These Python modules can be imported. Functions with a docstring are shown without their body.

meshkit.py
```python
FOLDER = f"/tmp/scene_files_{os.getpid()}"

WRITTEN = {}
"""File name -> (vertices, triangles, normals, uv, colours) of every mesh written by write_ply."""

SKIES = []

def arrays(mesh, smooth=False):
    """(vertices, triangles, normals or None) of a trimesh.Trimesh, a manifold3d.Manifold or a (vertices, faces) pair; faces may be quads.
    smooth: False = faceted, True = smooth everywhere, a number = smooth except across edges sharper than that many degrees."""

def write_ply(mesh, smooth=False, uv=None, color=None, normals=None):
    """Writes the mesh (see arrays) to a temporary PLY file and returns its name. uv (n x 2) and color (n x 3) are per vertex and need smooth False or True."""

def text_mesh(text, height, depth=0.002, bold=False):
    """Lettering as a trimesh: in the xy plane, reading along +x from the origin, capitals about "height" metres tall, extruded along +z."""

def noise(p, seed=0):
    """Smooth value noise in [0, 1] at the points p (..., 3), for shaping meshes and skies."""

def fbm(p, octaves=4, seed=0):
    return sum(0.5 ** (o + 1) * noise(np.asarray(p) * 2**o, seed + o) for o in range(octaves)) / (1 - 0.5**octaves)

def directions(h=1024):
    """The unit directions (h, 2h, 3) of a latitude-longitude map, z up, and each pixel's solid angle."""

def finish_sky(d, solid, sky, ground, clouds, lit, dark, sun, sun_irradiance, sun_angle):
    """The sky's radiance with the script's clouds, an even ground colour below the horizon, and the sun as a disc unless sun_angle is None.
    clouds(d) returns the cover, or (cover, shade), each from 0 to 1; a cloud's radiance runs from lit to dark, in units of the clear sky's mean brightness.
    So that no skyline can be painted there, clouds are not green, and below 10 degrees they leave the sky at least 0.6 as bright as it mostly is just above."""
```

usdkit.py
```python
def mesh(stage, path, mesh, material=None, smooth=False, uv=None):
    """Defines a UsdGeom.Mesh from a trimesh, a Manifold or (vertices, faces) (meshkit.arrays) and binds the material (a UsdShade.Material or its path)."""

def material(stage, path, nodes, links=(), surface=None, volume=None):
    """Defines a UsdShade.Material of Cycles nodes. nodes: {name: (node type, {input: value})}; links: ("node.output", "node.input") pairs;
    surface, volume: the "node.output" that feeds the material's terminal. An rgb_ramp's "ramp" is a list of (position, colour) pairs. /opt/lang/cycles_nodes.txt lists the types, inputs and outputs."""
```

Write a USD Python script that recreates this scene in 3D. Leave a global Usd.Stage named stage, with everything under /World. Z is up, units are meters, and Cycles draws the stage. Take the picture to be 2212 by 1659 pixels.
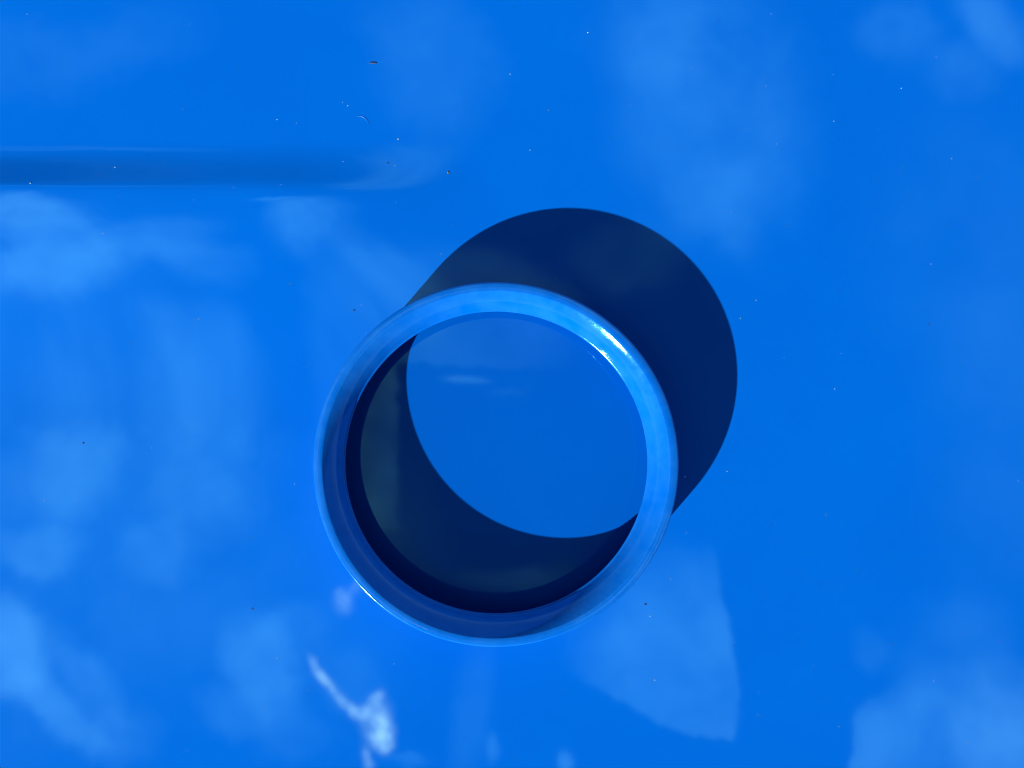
import math, random
import numpy as np, trimesh, usdkit
from pxr import Usd, UsdGeom, UsdLux, UsdShade, Gf, Sdf, Vt
import meshkit

stage = Usd.Stage.CreateInMemory()
UsdGeom.SetStageUpAxis(stage, UsdGeom.Tokens.z)
UsdGeom.SetStageMetersPerUnit(stage, 1.0)
UsdGeom.Xform.Define(stage, '/World'); UsdGeom.Scope.Define(stage, '/World/Looks')
rng = np.random.default_rng(7)

# ---------------------------------------------------------------- camera (a hand-held phone, straight above the panel)
S = 0.137e-3                       # metres of panel per unit of the 2212 x 1659 layout sketch
F = 2212 * 26 / 36.0               # viewing distance in the same unit
DIST = F * S
def at(px, py, z=0.0): return np.array([(px - 1106) * S, (829.5 - py) * S, z])
cam = UsdGeom.Camera.Define(stage, '/World/camera')
cam.AddTranslateOp().Set(Gf.Vec3d(0, 0, DIST))
cam.CreateFocalLengthAttr(26.0); cam.CreateHorizontalApertureAttr(36.0); cam.CreateVerticalApertureAttr(27.0)
cam.CreateClippingRangeAttr(Gf.Vec2f(0.005, 1000)); cam.CreateFStopAttr(15.0); cam.CreateFocusDistanceAttr(DIST)
EXPOSURE = 1.24
cam.CreateExposureAttr(EXPOSURE)

# ---------------------------------------------------------------- sun: low, from the lower left of the frame
SUN = np.array([-156.4, -181.9, 120.0]); SUN /= np.linalg.norm(SUN)
elev, rot = math.asin(SUN[2]), math.atan2(SUN[0], SUN[1])
sun = UsdLux.DistantLight.Define(stage, '/World/sun')
sun.CreateIntensityAttr(1.25); sun.CreateAngleAttr(0.53); sun.CreateColorAttr(Gf.Vec3f(1, 0.95, 0.86))
sun.GetPrim().CreateAttribute('inputs:normalize', Sdf.ValueTypeNames.Bool).Set(True)
zax = Gf.Vec3d(*SUN); xax = Gf.Cross(Gf.Vec3d(0, 0, 1), zax).GetNormalized(); yax = Gf.Cross(zax, xax)
sun.AddTransformOp().Set(Gf.Matrix4d(xax[0], xax[1], xax[2], 0, yax[0], yax[1], yax[2], 0, zax[0], zax[1], zax[2], 0, 0, 0, 1, 1))

# ---------------------------------------------------------------- sky: clear blue with drifting fair-weather clouds
SKY_STRENGTH = 0.05
CLOUD = 13.5                        # radiance of a thick cloud before the strength
BOW = 60000.0                      # radius of the panel's slight bow; its reflection spreads the sky by this factor
SX = 1 + 2 * F / BOW
# clouds overhead and bright patches added for reflections: where (sketch units of their direction), half width, half height, turn in degrees, thickness
blobs = [
 (40,110,330,110,0,.16),(330,60,190,90,0,.09),
 (50,545,260,130,-10,.85),(110,725,250,110,10,.7),(330,640,220,100,20,.42),(470,690,130,80,0,.3),
 (740,530,210,150,25,.55),(620,440,110,26,8,.32),
 (130,1010,190,150,20,.5),(60,1200,130,80,0,.55),(0,1420,120,150,0,.98),(170,1470,150,60,-50,.5),(110,1560,180,70,-35,.55),(250,1600,110,90,0,.4),
 (440,990,200,230,0,.32),(330,1190,120,90,0,.3),(560,1440,110,160,20,.5),(640,1360,110,80,0,.25),(500,1550,130,70,-20,.3),(420,880,180,110,0,.2),(640,1600,120,80,0,.2),
 (945,150,180,190,5,.25),(870,40,150,110,0,.08),
 (1540,230,290,360,10,.36),(1580,430,190,130,0,.2),(1420,60,220,140,0,.2),
 (1950,60,130,100,0,.32),(2165,30,70,150,45,.7),(2110,130,120,80,0,.25),(2120,520,330,420,0,.1),(2190,950,260,480,0,.12),
 (1360,550,170,110,0,.1),(920,640,130,100,-30,.25),
 (1890,1410,60,60,0,.22),(2150,1590,150,120,0,.3),(2080,1420,200,170,0,.2),
 (1020,1530,55,190,-8,.2),(1066,1620,18,36,0,.5),(1222,1645,22,22,0,.6),
 (738,1302,26,30,15,1.9),(728,1278,16,9,30,1.2),(768,1270,30,12,-150,1.6),
 (684,1446,40,11,-58,4.0),(706,1474,38,9,-52,2.6),(730,1503,38,9,-46,2.4),(752,1526,40,12,-40,3.2),(778,1540,30,14,-5,2.4),(802,1524,40,17,42,3.2),(822,1508,20,12,20,1.6),(812,1552,46,34,50,2.6),(826,1582,36,46,10,4.0),(836,1596,24,34,0,2.6),(800,1594,30,28,30,1.6),(783,1636,12,30,14,3.6),(792,1656,18,10,-30,2.2),
 (890,1640,60,30,0,.35),(760,1470,120,90,-40,.18),
 (60,1050,600,760,0,.2),(600,1250,460,440,0,.12),
 (1012,821,72,8,0,.65),(1095,838,60,12,0,.2),
 (1110,1250,190,40,0,.09),
]
# firm-edged sky patches added in place of unbuilt reflected shapes: centre, half sizes, turn, thickness, then half planes (point, inward direction)
reflection_patches = [
 (1490,1480,310,330,0,.5,[((1556,1240),(-1,.17)),((1600,1500),(-1,-.1)),((1390,1545),(.52,-1)),((1500,1588),(.25,-1))]),
 (2120,1680,440,260,0,.5,[((1850,1600),(1,.1)),((1895,1515),(.5,.85))]),
 (800,930,140,330,0,.2,[((872,930),(-1,0)),((840,1150),(0,-1))]),
 (1030,700,260,170,0,.19,[((1000,792),(.03,-1))]),
]
N, L = {}, []
def node(name, kind, **v): N[name] = (kind, v); return name
def link(a, b): L.append((a, b))
node('tc', 'texture_coordinate'); node('sep', 'separate_xyz'); link('tc.generated', 'sep.vector')
node('zc', 'math', math_type='maximum', value2=0.08); link('sep.z', 'zc.value1')
node('du', 'math', math_type='divide'); link('sep.x', 'du.value1'); link('zc.value', 'du.value2')
node('dv', 'math', math_type='divide'); link('sep.y', 'dv.value1'); link('zc.value', 'dv.value2')
node('uv', 'combine_xyz'); link('du.value', 'uv.x'); link('dv.value', 'uv.y')
node('n1', 'noise_texture', scale=13.0, detail=6.0, roughness=.66); link('uv.vector', 'n1.vector')
node('off', 'vector_math', math_type='subtract', vector2=(.5, .5, .5)); link('n1.color', 'off.vector1')
node('offs', 'vector_math', math_type='multiply', vector2=(.07, .085, 0)); link('off.vector', 'offs.vector1')
node('wuv', 'vector_math', math_type='add'); link('uv.vector', 'wuv.vector1'); link('offs.vector', 'wuv.vector2')
node('offs2', 'vector_math', math_type='multiply', vector2=(.02, .02, 0)); link('off.vector', 'offs2.vector1')
node('n5', 'noise_texture', scale=55.0, detail=4.0, roughness=.6); link('uv.vector', 'n5.vector')
node('off5', 'vector_math', math_type='subtract', vector2=(.5, .5, .5)); link('n5.color', 'off5.vector1')
node('offs5', 'vector_math', math_type='multiply', vector2=(.017, .017, 0)); link('off5.vector', 'offs5.vector1')
node('uv5', 'vector_math', math_type='add'); link('uv.vector', 'uv5.vector1'); link('offs5.vector', 'uv5.vector2')
node('wuv2', 'vector_math', math_type='add'); link('uv5.vector', 'wuv2.vector1'); link('offs2.vector', 'wuv2.vector2')
total = None
def accumulate(sock):
    global total
    if total is None: total = sock; return
    k = node(f'acc{len(N)}', 'math', math_type='add'); link(total, k + '.value1'); link(sock, k + '.value2'); total = k + '.value'
def ell(i, px, py, a, b, ang, amp, firm=False, small=False):
    m = node(f'm{i}', 'mapping', mapping_type='texture', location=((px - 1106) / F * SX, (829.5 - py) / F, 0), rotation=(0, 0, math.radians(ang)), scale=(a / F, b / F, 1))
    link(('uv' if b < 12 and amp < 1.1 else 'wuv2' if small else 'wuv') + '.vector', m + '.vector')
    l = node(f'l{i}', 'vector_math', math_type='length'); link(m + '.vector', l + '.vector1')
    r = node(f'r{i}', 'map_range', range_type='smoothstep', from_min=1.05 if not small else 1.25, from_max=.3 if not firm else .55, to_min=0, to_max=amp); link(l + '.value', r + '.value')
    return r + '.result'
for i, b in enumerate(blobs):
    if b[5] < 1.1: accumulate(ell(i, *b, small=b[2] < 60))
for i, (px, py, a, b, ang, amp, planes) in enumerate(reflection_patches):
    s = ell(100 + i, px, py, a, b, ang, amp, True)
    for j, ((qx, qy), (nx, ny)) in enumerate(planes):
        n = np.array([nx, -ny, 0.0]); n /= np.linalg.norm(n); q = np.array([(qx - 1106) / F * SX, (829.5 - qy) / F, 0])
        d = node(f'd{i}_{j}', 'vector_math', math_type='dot_product', vector2=tuple(n)); link('wuv2.vector', d + '.vector1')
        e = node(f'e{i}_{j}', 'map_range', range_type='smoothstep', from_min=float(n @ q) - 5 / F, from_max=float(n @ q) + 5 / F, to_min=0, to_max=1); link(d + '.value', e + '.value')
        k = node(f'k{i}_{j}', 'math', math_type='multiply'); link(s, k + '.value1'); link(e + '.result', k + '.value2'); s = k + '.value'
    accumulate(s)
# small bright patches added to the sky for pale streaks reflected in the panel
main, total = total, None
for i, b in enumerate(blobs):
    if b[5] >= 1.1: accumulate(ell(i, *b, small=True))
bright_patches, total = total, main
# uneven thickness
node('n2', 'noise_texture', scale=7.5, detail=9.0, roughness=.6, distortion=.15); link('wuv2.vector', 'n2.vector')
node('n2c', 'math', math_type='multiply_add', value2=3.3, value3=-1.6); link('n2.fac', 'n2c.value1')
node('tmin', 'math', math_type='minimum', value2=.5); link(total, 'tmin.value1')
node('nmod', 'math', math_type='multiply'); link('n2c.value', 'nmod.value1'); link('tmin.value', 'nmod.value2')
node('tsum', 'math', math_type='add'); link(total, 'tsum.value1'); link('nmod.value', 'tsum.value2')
node('thick', 'math', math_type='maximum', value2=0.0); link('tsum.value', 'thick.value1')
# the same broken cloud on over the rest of the sky
node('n3', 'noise_texture', scale=3.2, detail=6.0, roughness=.58); link('tc.generated', 'n3.vector')
node('n3r', 'map_range', range_type='smoothstep', from_min=.5, from_max=.72, to_min=0, to_max=.06); link('n3.fac', 'n3r.value')
node('ruv', 'vector_math', math_type='length'); link('uv.vector', 'ruv.vector1')
node('rr', 'map_range', range_type='smoothstep', from_min=.7, from_max=1.1, to_min=0, to_max=1); link('ruv.value', 'rr.value')
node('n3m', 'math', math_type='multiply'); link('n3r.result', 'n3m.value1'); link('rr.result', 'n3m.value2')
node('sum', 'math', math_type='add'); link('thick.value', 'sum.value1'); link('n3m.value', 'sum.value2')
node('cl', 'vector_math', math_type='scale', vector1=(CLOUD * .97, CLOUD, CLOUD * 1.05)); link('sum.value', 'cl.scale')
node('n4', 'noise_texture', scale=42.0, detail=5.0, roughness=.6, distortion=1.5); link('uv.vector', 'n4.vector')
node('n4r', 'map_range', from_min=.3, from_max=.65, to_min=.1, to_max=1.5); link('n4.fac', 'n4r.value')
node('shm', 'math', math_type='multiply'); link(bright_patches, 'shm.value1'); link('n4r.result', 'shm.value2')
node('sh', 'vector_math', math_type='scale', vector1=(CLOUD * 1.3, CLOUD * .58, CLOUD * .34)); link('shm.value', 'sh.scale')
node('clsh', 'vector_math', math_type='add'); link('cl.vector', 'clsh.vector1'); link('sh.vector', 'clsh.vector2')
node('sky', 'sky_texture', sky_type='single_scattering', sun_disc=False, sun_elevation=elev, sun_rotation=rot, air_density=.32, aerosol_density=.08, ozone_density=1.5)
node('add', 'mix', mix_type='add', fac=1.0); link('sky.color', 'add.color1'); link('clsh.vector', 'add.color2')
node('bg', 'background_shader', strength=SKY_STRENGTH); link('add.color', 'bg.color')
sky_look = usdkit.material(stage, '/World/Looks/sky_look', N, L, surface='bg.background')
dome = UsdLux.DomeLight.Define(stage, '/World/sky'); dome.CreateIntensityAttr(1.0)
UsdShade.MaterialBindingAPI.Apply(dome.GetPrim()).Bind(sky_look)
dome.GetPrim().SetCustomDataByKey('kind', 'structure')

# ---------------------------------------------------------------- helpers
used = {}
def numbered(path):
    k = used.get(path, -1) + 1; used[path] = k
    return path if k == 0 else f'{path}_{k:03d}'
def tag(prim, label=None, category=None, group=None, kind=None):
    p = prim.GetPrim() if hasattr(prim, 'GetPrim') else prim
    for k, v in (('label', label), ('category', category), ('group', group), ('kind', kind)):
        if v: p.SetCustomDataByKey(k, v)
    return p
def thing(name, loc=(0, 0, 0)):
    x = UsdGeom.Xform.Define(stage, numbered('/World/' + name)); x.AddTranslateOp().Set(Gf.Vec3d(*map(float, loc))); return x
def obj(name, mesh, look, parent=None, smooth=False):
    base = str(parent.GetPath()) if parent else '/World'
    return usdkit.mesh(stage, numbered(f'{base}/{name}'), mesh, look, smooth)
def raw(name, v, f, n, look, parent=None):
    base = str(parent.GetPath()) if parent else '/World'
    v, f, n = np.asarray(v, np.float32), np.asarray(f, np.int32), np.asarray(n, np.float32)
    m = UsdGeom.Mesh.Define(stage, numbered(f'{base}/{name}'))
    m.CreatePointsAttr(Vt.Vec3fArray.FromNumpy(v)); m.CreateFaceVertexCountsAttr(Vt.IntArray.FromNumpy(np.full(len(f), f.shape[1], np.int32)))
    m.CreateFaceVertexIndicesAttr(Vt.IntArray.FromNumpy(f.ravel())); m.CreateSubdivisionSchemeAttr('none')
    m.CreateNormalsAttr(Vt.Vec3fArray.FromNumpy(n)); m.SetNormalsInterpolation('vertex')
    UsdShade.MaterialBindingAPI.Apply(m.GetPrim()).Bind(look); return m
def smoothstep(a, b, x): t = np.clip((x - a) / (b - a), 0, 1); return t * t * (3 - 2 * t)

# ---------------------------------------------------------------- materials
BLUE = (0.0, 0.092, 0.44)
SPEC = {'specular_ior_level': 1.0, 'specular_tint': (.2, .85, 1.0)}
def sheet_look(name, c0, c1): return usdkit.material(stage, '/World/Looks/' + name, {
    'g': ('geometry', {}),
    'haze': ('noise_texture', {'scale': 14.0, 'detail': 5.0, 'roughness': .6}),
    'hr': ('map_range', {'from_min': .35, 'from_max': .7, 'to_min': .02, 'to_max': .05}),
    'fine': ('noise_texture', {'scale': 2600.0, 'detail': 2.0}),
    'wave': ('noise_texture', {'scale': 30.0, 'detail': 1.0}),
    'b1': ('bump', {'strength': .005, 'distance': .0001}),
    'b2': ('bump', {'strength': .10, 'distance': .0006}),
    'tone': ('rgb_ramp', {'ramp': [(.3, c0), (.7, c1)]}),
    'p': ('principled_bsdf', {'ior': 1.5, **SPEC}),
}, [('g.position', 'haze.vector'), ('haze.fac', 'hr.value'), ('hr.result', 'p.roughness'), ('g.position', 'fine.vector'), ('g.position', 'wave.vector'),
    ('fine.fac', 'b1.height'), ('wave.fac', 'b2.height'), ('b1.normal', 'b2.normal'), ('b2.normal', 'p.normal'), ('haze.fac', 'tone.fac'), ('tone.color', 'p.base_color')], surface='p.BSDF')
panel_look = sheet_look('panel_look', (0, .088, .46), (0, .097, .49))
floor_shade_look = sheet_look('floor_shade_look', (0, .066, .365), (0, .072, .39))  # panel blue darkened: shade from an unbuilt person overhead put into the colour
collar_look = usdkit.material(stage, '/World/Looks/collar_look', {
    'g': ('geometry', {}),
    'mott': ('noise_texture', {'scale': 160.0, 'detail': 4.0, 'roughness': .6}),
    'rg': ('map_range', {'from_min': .35, 'from_max': .7, 'to_min': .08, 'to_max': .17}),
    'fine': ('noise_texture', {'scale': 380.0, 'detail': 5.0, 'roughness': .65}),
    'b1': ('bump', {'strength': .2, 'distance': .0003}),
    'ct': ('rgb_ramp', {'ramp': [(.35, (0, .087, .43)), (.68, (.004, .104, .46))]}),
    'p': ('principled_bsdf', {'ior': 1.5, **SPEC, 'specular_ior_level': .45, 'coat_weight': .3, 'coat_roughness': .06}),
}, [('g.position', 'mott.vector'), ('mott.fac', 'rg.value'), ('rg.result', 'p.roughness'), ('g.position', 'fine.vector'), ('fine.fac', 'b1.height'), ('b1.normal', 'p.normal'), ('mott.fac', 'ct.fac'), ('ct.color', 'p.base_color')], surface='p.BSDF')
def plain(name, col, rough=.8, **k): return usdkit.material(stage, '/World/Looks/' + name, {'p': ('principled_bsdf', {'base_color': col, 'roughness': rough, **k})}, surface='p.BSDF')
dust_look = plain('dust_look', (.42, .5, .6), .4)
dark_look = plain('dark_grit_look', (.01, .03, .1))
brown_look = plain('brown_grit_look', (.13, .11, .08))
scuff_look = plain('scuff_look', (.008, .13, .56), .3)

# ---------------------------------------------------------------- the panel: a big blue sheet with a pressed crease that dies out to the right
def axis(lo, hi, dense):                 # dense: (from, to, step)
    out, x = [], lo
    while x < hi:
        out.append(x); st = 60.0
        for a, b, s in dense:
            if a - 1e-9 <= x < b: st = min(st, s)
        x += st
    return np.array(out + [hi])
px = axis(-3200, 5400, [(-1400, 2500, 20)]); py = axis(-3000, 4600, [(-200, 1800, 20), (290, 450, 3), (450, 760, 8), (394, 412, 1.0)])
X, Y = np.meshgrid(px, py)
def crease(x, y):
    soft = lambda q, w: np.maximum(q, 0) + w * np.log1p(np.exp(-np.abs(q) / w))
    fade = (1 - smoothstep(560, 1080, x)) * (1 - .2 * smoothstep(0, 500, x)) * smoothstep(-2600, -1400, x)
    xr = np.clip(x, 0, 1000) / 900.
    tan = .275 * fade
    rise = (.35 * soft(y - 318, 6) + .65 * soft(y - (340 + 10 * xr), 5 + 12 * xr)) - soft(y - (401 + 5 * xr), 2.2 + 9 * xr)
    return tan * rise - tan * ((401 + 5 * xr) - (.35 * 318 + .65 * (340 + 10 * xr))) * smoothstep(396, 900, y)
def panel_height(x, y):
    z = crease(x, y)
    z += -((x - 1106) ** 2) / (2 * BOW)                    # very slight bow
    return z
Z = panel_height(X, Y)
kern = np.array([1, 2, 1.]) / 4
V = np.stack([(X - 1106) * S, (829.5 - Y) * S, Z * S], -1)
gx = np.gradient(Z, axis=1) / np.gradient(px)[None]; gy = np.gradient(Z, axis=0) / np.gradient(py)[:, None]
NR = np.stack([-gx, gy, np.ones_like(Z)], -1); NR /= np.linalg.norm(NR, axis=-1, keepdims=True)
h, w = Z.shape
I = np.arange(h * w).reshape(h, w)
top = np.stack([I[1:, :-1], I[1:, 1:], I[:-1, 1:], I[:-1, :-1]], -1).reshape(-1, 4)
# underside and edges, 4 mm thick
ring = np.concatenate([I[0, :], I[1:, -1], I[-1, -2::-1], I[-2:0:-1, 0]])
v, n = V.reshape(-1, 3), NR.reshape(-1, 3)
e0 = v[ring]; e1 = e0 - [0, 0, .004]
cen = e0.mean(0); en = (e0 - cen) / np.abs(e0 - cen).max(0); en[:, 2] = 0; en /= np.linalg.norm(en, axis=1, keepdims=True)
b = len(v); m = len(ring); k = np.arange(m); k2 = (k + 1) % m
side = np.stack([b + k2, b + k, b + m + k, b + m + k2], -1)[:, ::-1]
raw_v = np.vstack([v, e0, e1]); raw_n = np.vstack([n, en, en])
panel = raw('panel', raw_v, np.vstack([top, side]), raw_n, panel_look)
tag(panel, 'glossy bright blue moulded plastic panel with a shallow crease running in from the left', kind='structure')

# ---------------------------------------------------------------- the round collar: outer wall, rolled rim, inward sloping lip with a free lower edge
CX, CY = 1073.6, 990.9
def arc(c, r, a0, a1, n): t = np.radians(np.linspace(a0, a1, n)); return np.stack([c[0] + r * np.cos(t), c[1] + r * np.sin(t)], 1)
# profile in (radius, height), sketch units, running from the outer foot up over the rim and down the inner side
foot = arc((372.0, 6.0), 6.0, 270, 180, 5)                                   # small fillet to the panel
wall = np.stack([np.full(7, 366.0), np.linspace(8, 112, 7)], 1)
a_ = arc((361.4, 113.6), 4.6, 0, 78, 12)                                     # tight outer edge
c_ = arc((a_[-1][0] - 38 * math.cos(math.radians(78)), a_[-1][1] - 38 * math.sin(math.radians(78))), 38.0, 80, 98, 9)   # gently domed top
e_ = arc((c_[-1][0] - 6 * math.cos(math.radians(98)), c_[-1][1] - 6 * math.sin(math.radians(98))), 6.0, 101, 123, 7)
crown = np.vstack([a_, c_, e_])
b0 = crown[-1]; RL = 92.0
lip = arc((b0[0] - RL * math.cos(math.radians(123)), b0[1] - RL * math.sin(math.radians(123))), RL, 123, 154, 22)[1:]
bm = lip[-1]; lip = np.vstack([lip, [bm + [-.9, -.85], bm + [-1.8, -1.4], bm + [-2.4, -1.75]]]); b1_ = lip[-1]
dirn = (b1_ - lip[-3]) / np.linalg.norm(b1_ - lip[-3]); a = math.degrees(math.atan2(dirn[0], -dirn[1]))
nrm = np.array([dirn[1], -dirn[0]])                                         # towards axis / up ?
if nrm[1] < 0: nrm = -nrm
cc = b1_ - nrm * 3.0
ang0 = math.degrees(math.atan2(nrm[1], nrm[0]))
curl = arc(cc, 3.0, ang0, ang0 + 180, 9)[1:]
under_top = np.array([354.0, 106.0])
under = np.stack([np.linspace(curl[-1][0], 356.0, 8), np.linspace(curl[-1][1], 110.0 - 6, 8)], 1)[1:]
inner = np.stack([np.full(6, 359.5), np.linspace(100, 0.4, 6)], 1)
sections = [('outer_wall', [foot, wall], None), ('rim', [crown], None), ('inner_lip', [lip, curl, under], None), ('inner_wall', [inner], None)]
prof = np.vstack([s for _, ss, _ in sections for s in ss]); cuts = np.cumsum([0] + [sum(len(s) for s in ss) for _, ss, _ in sections])
d = np.gradient(prof, axis=0); pn = np.stack([d[:, 1], -d[:, 0]], 1); pn /= np.linalg.norm(pn, axis=1, keepdims=True)
NS = 288
th = np.linspace(0, 2 * np.pi, NS, endpoint=False)
collar = thing('round_collar', at(CX, CY))
tag(collar, 'blue round collar with rolled rim and sloping inner lip standing on the panel', 'collar')
for i, (name, _, _) in enumerate(sections):
    a0, a1 = cuts[i], min(cuts[i + 1] + 1, len(prof))
    P, Q = prof[a0:a1], pn[a0:a1]
    wob = 1 + .0009 * np.sin(2 * th + .6) + .0006 * np.sin(3 * th + 2)
    vv = np.stack([P[:, None, 0] * wob * np.cos(th), P[:, None, 0] * wob * np.sin(th), np.broadcast_to(P[:, None, 1], (len(P), NS))], -1) * S
    nn = np.stack([Q[:, None, 0] * np.cos(th), Q[:, None, 0] * np.sin(th), np.broadcast_to(Q[:, None, 1], (len(Q), NS))], -1)
    J = np.arange(len(P) * NS).reshape(len(P), NS); J2 = np.roll(J, -1, 1)
    ff = np.stack([J[:-1], J2[:-1], J2[1:], J[1:]], -1).reshape(-1, 4)
    raw(name, vv.reshape(-1, 3), ff, nn.reshape(-1, 3), collar_look, collar)

# added thin disc over the panel inside the collar, blue darkened to imitate shade
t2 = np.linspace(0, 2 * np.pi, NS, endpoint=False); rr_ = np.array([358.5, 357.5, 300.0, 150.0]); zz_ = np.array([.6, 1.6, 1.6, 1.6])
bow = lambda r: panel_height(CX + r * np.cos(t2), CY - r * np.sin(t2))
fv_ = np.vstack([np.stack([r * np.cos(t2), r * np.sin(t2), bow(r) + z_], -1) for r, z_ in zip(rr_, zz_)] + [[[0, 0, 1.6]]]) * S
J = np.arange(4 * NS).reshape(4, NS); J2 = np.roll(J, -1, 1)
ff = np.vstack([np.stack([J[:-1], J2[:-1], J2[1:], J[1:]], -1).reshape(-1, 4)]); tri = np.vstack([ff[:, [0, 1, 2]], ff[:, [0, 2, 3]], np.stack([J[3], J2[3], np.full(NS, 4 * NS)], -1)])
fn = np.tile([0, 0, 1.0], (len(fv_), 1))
tag(raw('floor_shade_disc', fv_, tri, fn, floor_shade_look, collar), 'added flat floor disc inside the collar, blue darkened to imitate shade, half in shadow')

# ---------------------------------------------------------------- dust, grit and fibres lying on the panel
def top_z(x, y): return float(panel_height(np.array(float(x)), np.array(float(y)))) * S
def lump(r, sx=1, sy=1, sz=.7, seed=0):
    g = np.random.default_rng(seed); m = trimesh.creation.icosphere(subdivisions=1, radius=1)
    m.vertices *= (1 + .22 * g.standard_normal((len(m.vertices), 1)) * .8); m.vertices *= np.array([sx, sy, sz]) * r; return m
c7 = [(630,738,2.2),(610,464,2.2),(697,305,1.6),(974,577,1.6),(1313,680,1.5),(1365,823,1.5),(1423,940,1.6),(1500,266,1.9),(1330,332,1.5),(1273,192,1.3),(1460,65,1.5),(1367,31,1.6),(1650,152,1.4),(1245,567,1.5),(1370,434,1.3),(1095,897,1.3),(1833,747,1.9),(1975,1010,2.1),(1770,850,1.4),(1835,860,1.4),(1660,587,1.3),(242,790,1.6),(765,108,1.2),(1880,862,1.2),(1640,877,1.2),(1100,380,1.1)]
c5 = [(1340,85,2.4),(880,33,1.6),(1433,102,1.5),(948,483,2.0),(511,641,2.3),(963,1052,2.3),(908,818,1.4),(1408,883,1.7),(1750,985,2.0),(1661,291,1.5),(1915,489,1.7),(558,318,2.4),(1912,310,2.2),(1368,407,1.8),(2190,600,2.0),(631,1165,1.6),(1770,1120,1.6),(160,400,3),(1590,188,1.2),(1327,757,1.2),(955,1088,1.2)]
c6 = [(1287,153,2.2),(1418,771,2.0),(1575,935,1.8),(1630,770,1.7),(1347,1034,1.6),(955,1248,1.8),(1987,983,1.8),(820,725,1.2),(1210,906,1.2),(868,385,1.3),(2052,988,1.4)]
c0 = [(740,220,1.8),(751,228,2.0),(1102,160,1.8),(660,790,1.5),(656,906,1.6),(90,1083,2.0),(1571,1018,2.2),(1580,456,2.1),(1600,687,2.0),(1805,840,2.3),(1803,260,1.8),(1950,188,1.9),(2137,774,1.7),(1700,487,1.5),(1634,648,1.5),(1185,238,1.6),(1145,324,1.6),(515,149,1.6),(326,968,1.4),(1655,185,1.5),(1900,386,1.8),(2045,484,1.4),(2163,196,2.0),(1678,310,1.4),(1270,70,3),(1552,46,1.1),(2026,120,1.3),(1189,704,1.4),(370,205,1.1),(860,300,3),(1480,1030,3),(2206,1040,1.5),(2060,340,3),(1342,1160,1.0),(1052,1158,1.2),(1206,884,1.0)]
pts = [(1097 + .504 * x, 1097 + .504 * y, r) for x, y, r in c7] + [(.4464 * x, 219.4 + .4464 * y, r) for x, y, r in c5] + [(.4216 * x, 1097.2 + .4216 * y, r) for x, y, r in c6] + c0
for i, (x, y, r) in enumerate(pts):
    rr = r * S * .38
    o = obj('dust_grain', lump(rr, 1 + .5 * rng.random(), .8 + .4 * rng.random(), .7, i), dust_look, smooth=True)
    UsdGeom.Xformable(o).AddTranslateOp().Set(Gf.Vec3d(*map(float, at(x, y, top_z(x, y) + rr * .25))))
    UsdGeom.Xformable(o).AddRotateZOp().Set(float(rng.uniform(0, 180)))
    tag(o, 'tiny pale dust grain stuck to the glossy blue panel', 'dust grain', 'pale dust grains scattered on the blue panel')
# fine dust that nobody could count
fv = []
for i in range(260):
    x, y = rng.uniform(-300, 2500), rng.uniform(-250, 1900)
    dd = math.hypot(x - CX, y - CY)
    if 300 < dd < 385: continue
    q = lump(S * rng.uniform(.25, .55), 1.2, 1, .6, 1000 + i % 12); q.apply_translation(at(x, y, top_z(x, y) + S * .1)); fv.append(q)
o = obj('fine_dust', trimesh.util.concatenate(fv), dust_look, smooth=True); tag(o, 'fine pale dust sprinkled thinly over the blue panel', 'dust', kind='stuff')
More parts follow.
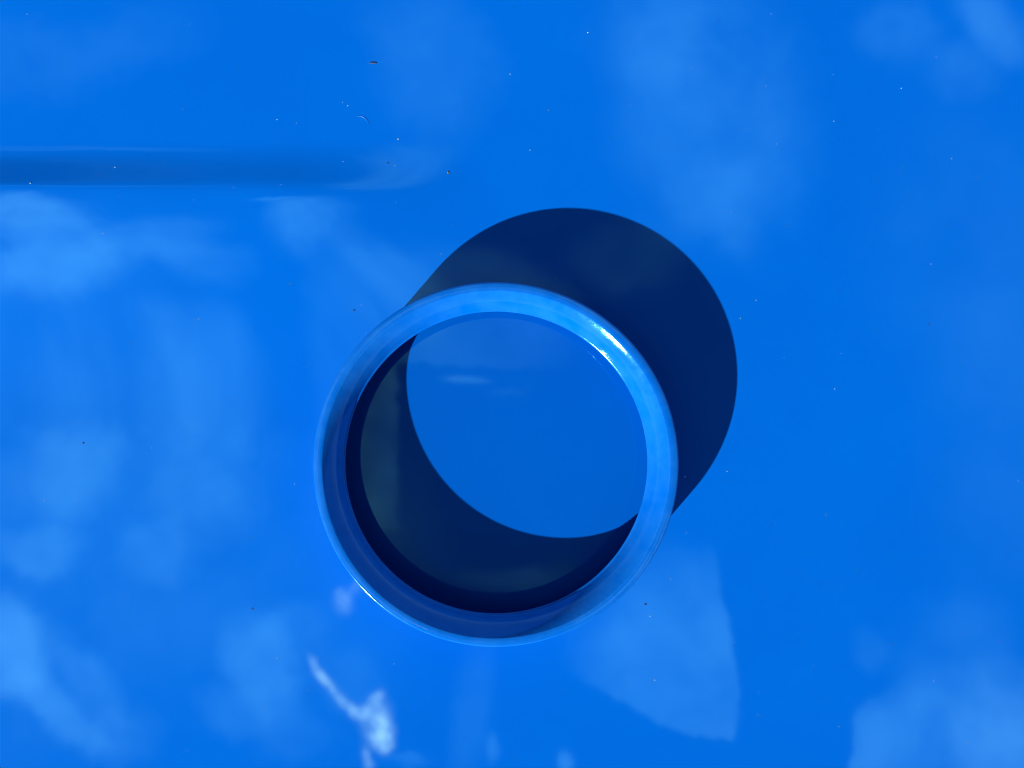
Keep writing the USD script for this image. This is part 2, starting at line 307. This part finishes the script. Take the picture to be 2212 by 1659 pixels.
# single bits of grit
def bit(name, x, y, r, sx, sy, ang, look, label, cat, seed, group=None):
    o = obj(name, lump(r * S, sx, sy, .5, seed), look, smooth=True); X = UsdGeom.Xformable(o)
    X.AddTranslateOp().Set(Gf.Vec3d(*map(float, at(x, y, top_z(x, y) + r * S * .3)))); X.AddRotateZOp().Set(float(ang)); tag(o, label, cat, group)
bit('dark_splinter', 806, 136, 2.3, 3.3, .75, 2, dark_look, 'dark thin splinter lying level near the top of the panel', 'splinter', 51)
bit('brown_grain', 968, 373, 2.1, .8, 1.25, 10, brown_look, 'brown oval grain of grit above the collar near the end of the crease', 'grit', 52)
dk = [(838, 353, 1.5, 'small dark speck at the fading end of the crease, left of the brown grain'), (765, 671, 1.8, 'dark speck on the panel just outside the upper left of the collar'),
      (1394, 1306, 2.2, 'dark speck on the panel just outside the lower right of the collar'), (176, 958, 1.7, 'lone dark speck far left of the collar near mid height'),
      (544, 1316, 1.5, 'dark speck on open panel to the lower left of the collar'), (2010, 700, 1.2, 'dark speck on open panel right of the collar shadow')]
for i, (x, y, r, lb) in enumerate(dk): bit('dark_speck', x, y, r, 1.1, .9, 30 * i, dark_look, lb, 'speck', 60 + i, 'dark specks on the panel')
# curled pale fibres
def fibre(points, r, label):
    p = np.array(points, float); t = np.linspace(0, 1, len(p)); tt = np.linspace(0, 1, 24)
    from scipy.interpolate import CubicSpline
    q = CubicSpline(t, p)(tt); pts3 = np.array([at(a, b, top_z(a, b) + r * S * .5) for a, b in q]); ring_n = 5
    vs, fs = [], []
    for i_, c in enumerate(pts3):
        tg = pts3[min(i_ + 1, 23)] - pts3[max(i_ - 1, 0)]; tg /= np.linalg.norm(tg); sd = np.cross(tg, [0, 0, 1]); up = np.cross(sd, tg)
        rad = r * S * (1 - .7 * abs(2 * tt[i_] - 1) ** 2)
        vs += [c + rad * (math.cos(a_) * sd + math.sin(a_) * up) for a_ in np.linspace(0, 2 * np.pi, ring_n, endpoint=False)]
    for i_ in range(23):
        for j in range(ring_n):
            a_, b_ = i_ * ring_n + j, i_ * ring_n + (j + 1) % ring_n; fs.append([a_, a_ + ring_n, b_ + ring_n, b_])
    o = obj('pale_fibre', (np.array(vs), np.array(fs)), scuff_look, smooth=True); tag(o, label, 'fibre', 'fine fibres on the panel')
fibre([(771, 251), (782, 252), (791, 258), (797, 270)], .7, 'short pale curled fibre below the dark splinter')
fibre([(1390, 1205), (1400, 1192), (1411, 1178)], .9, 'faint pale fibre beside the lower right of the collar')
fibre([(1320, 1118), (1340, 1085), (1362, 1050), (1378, 1020)], .4, 'faint pale fibre inside the collar at its lower right')
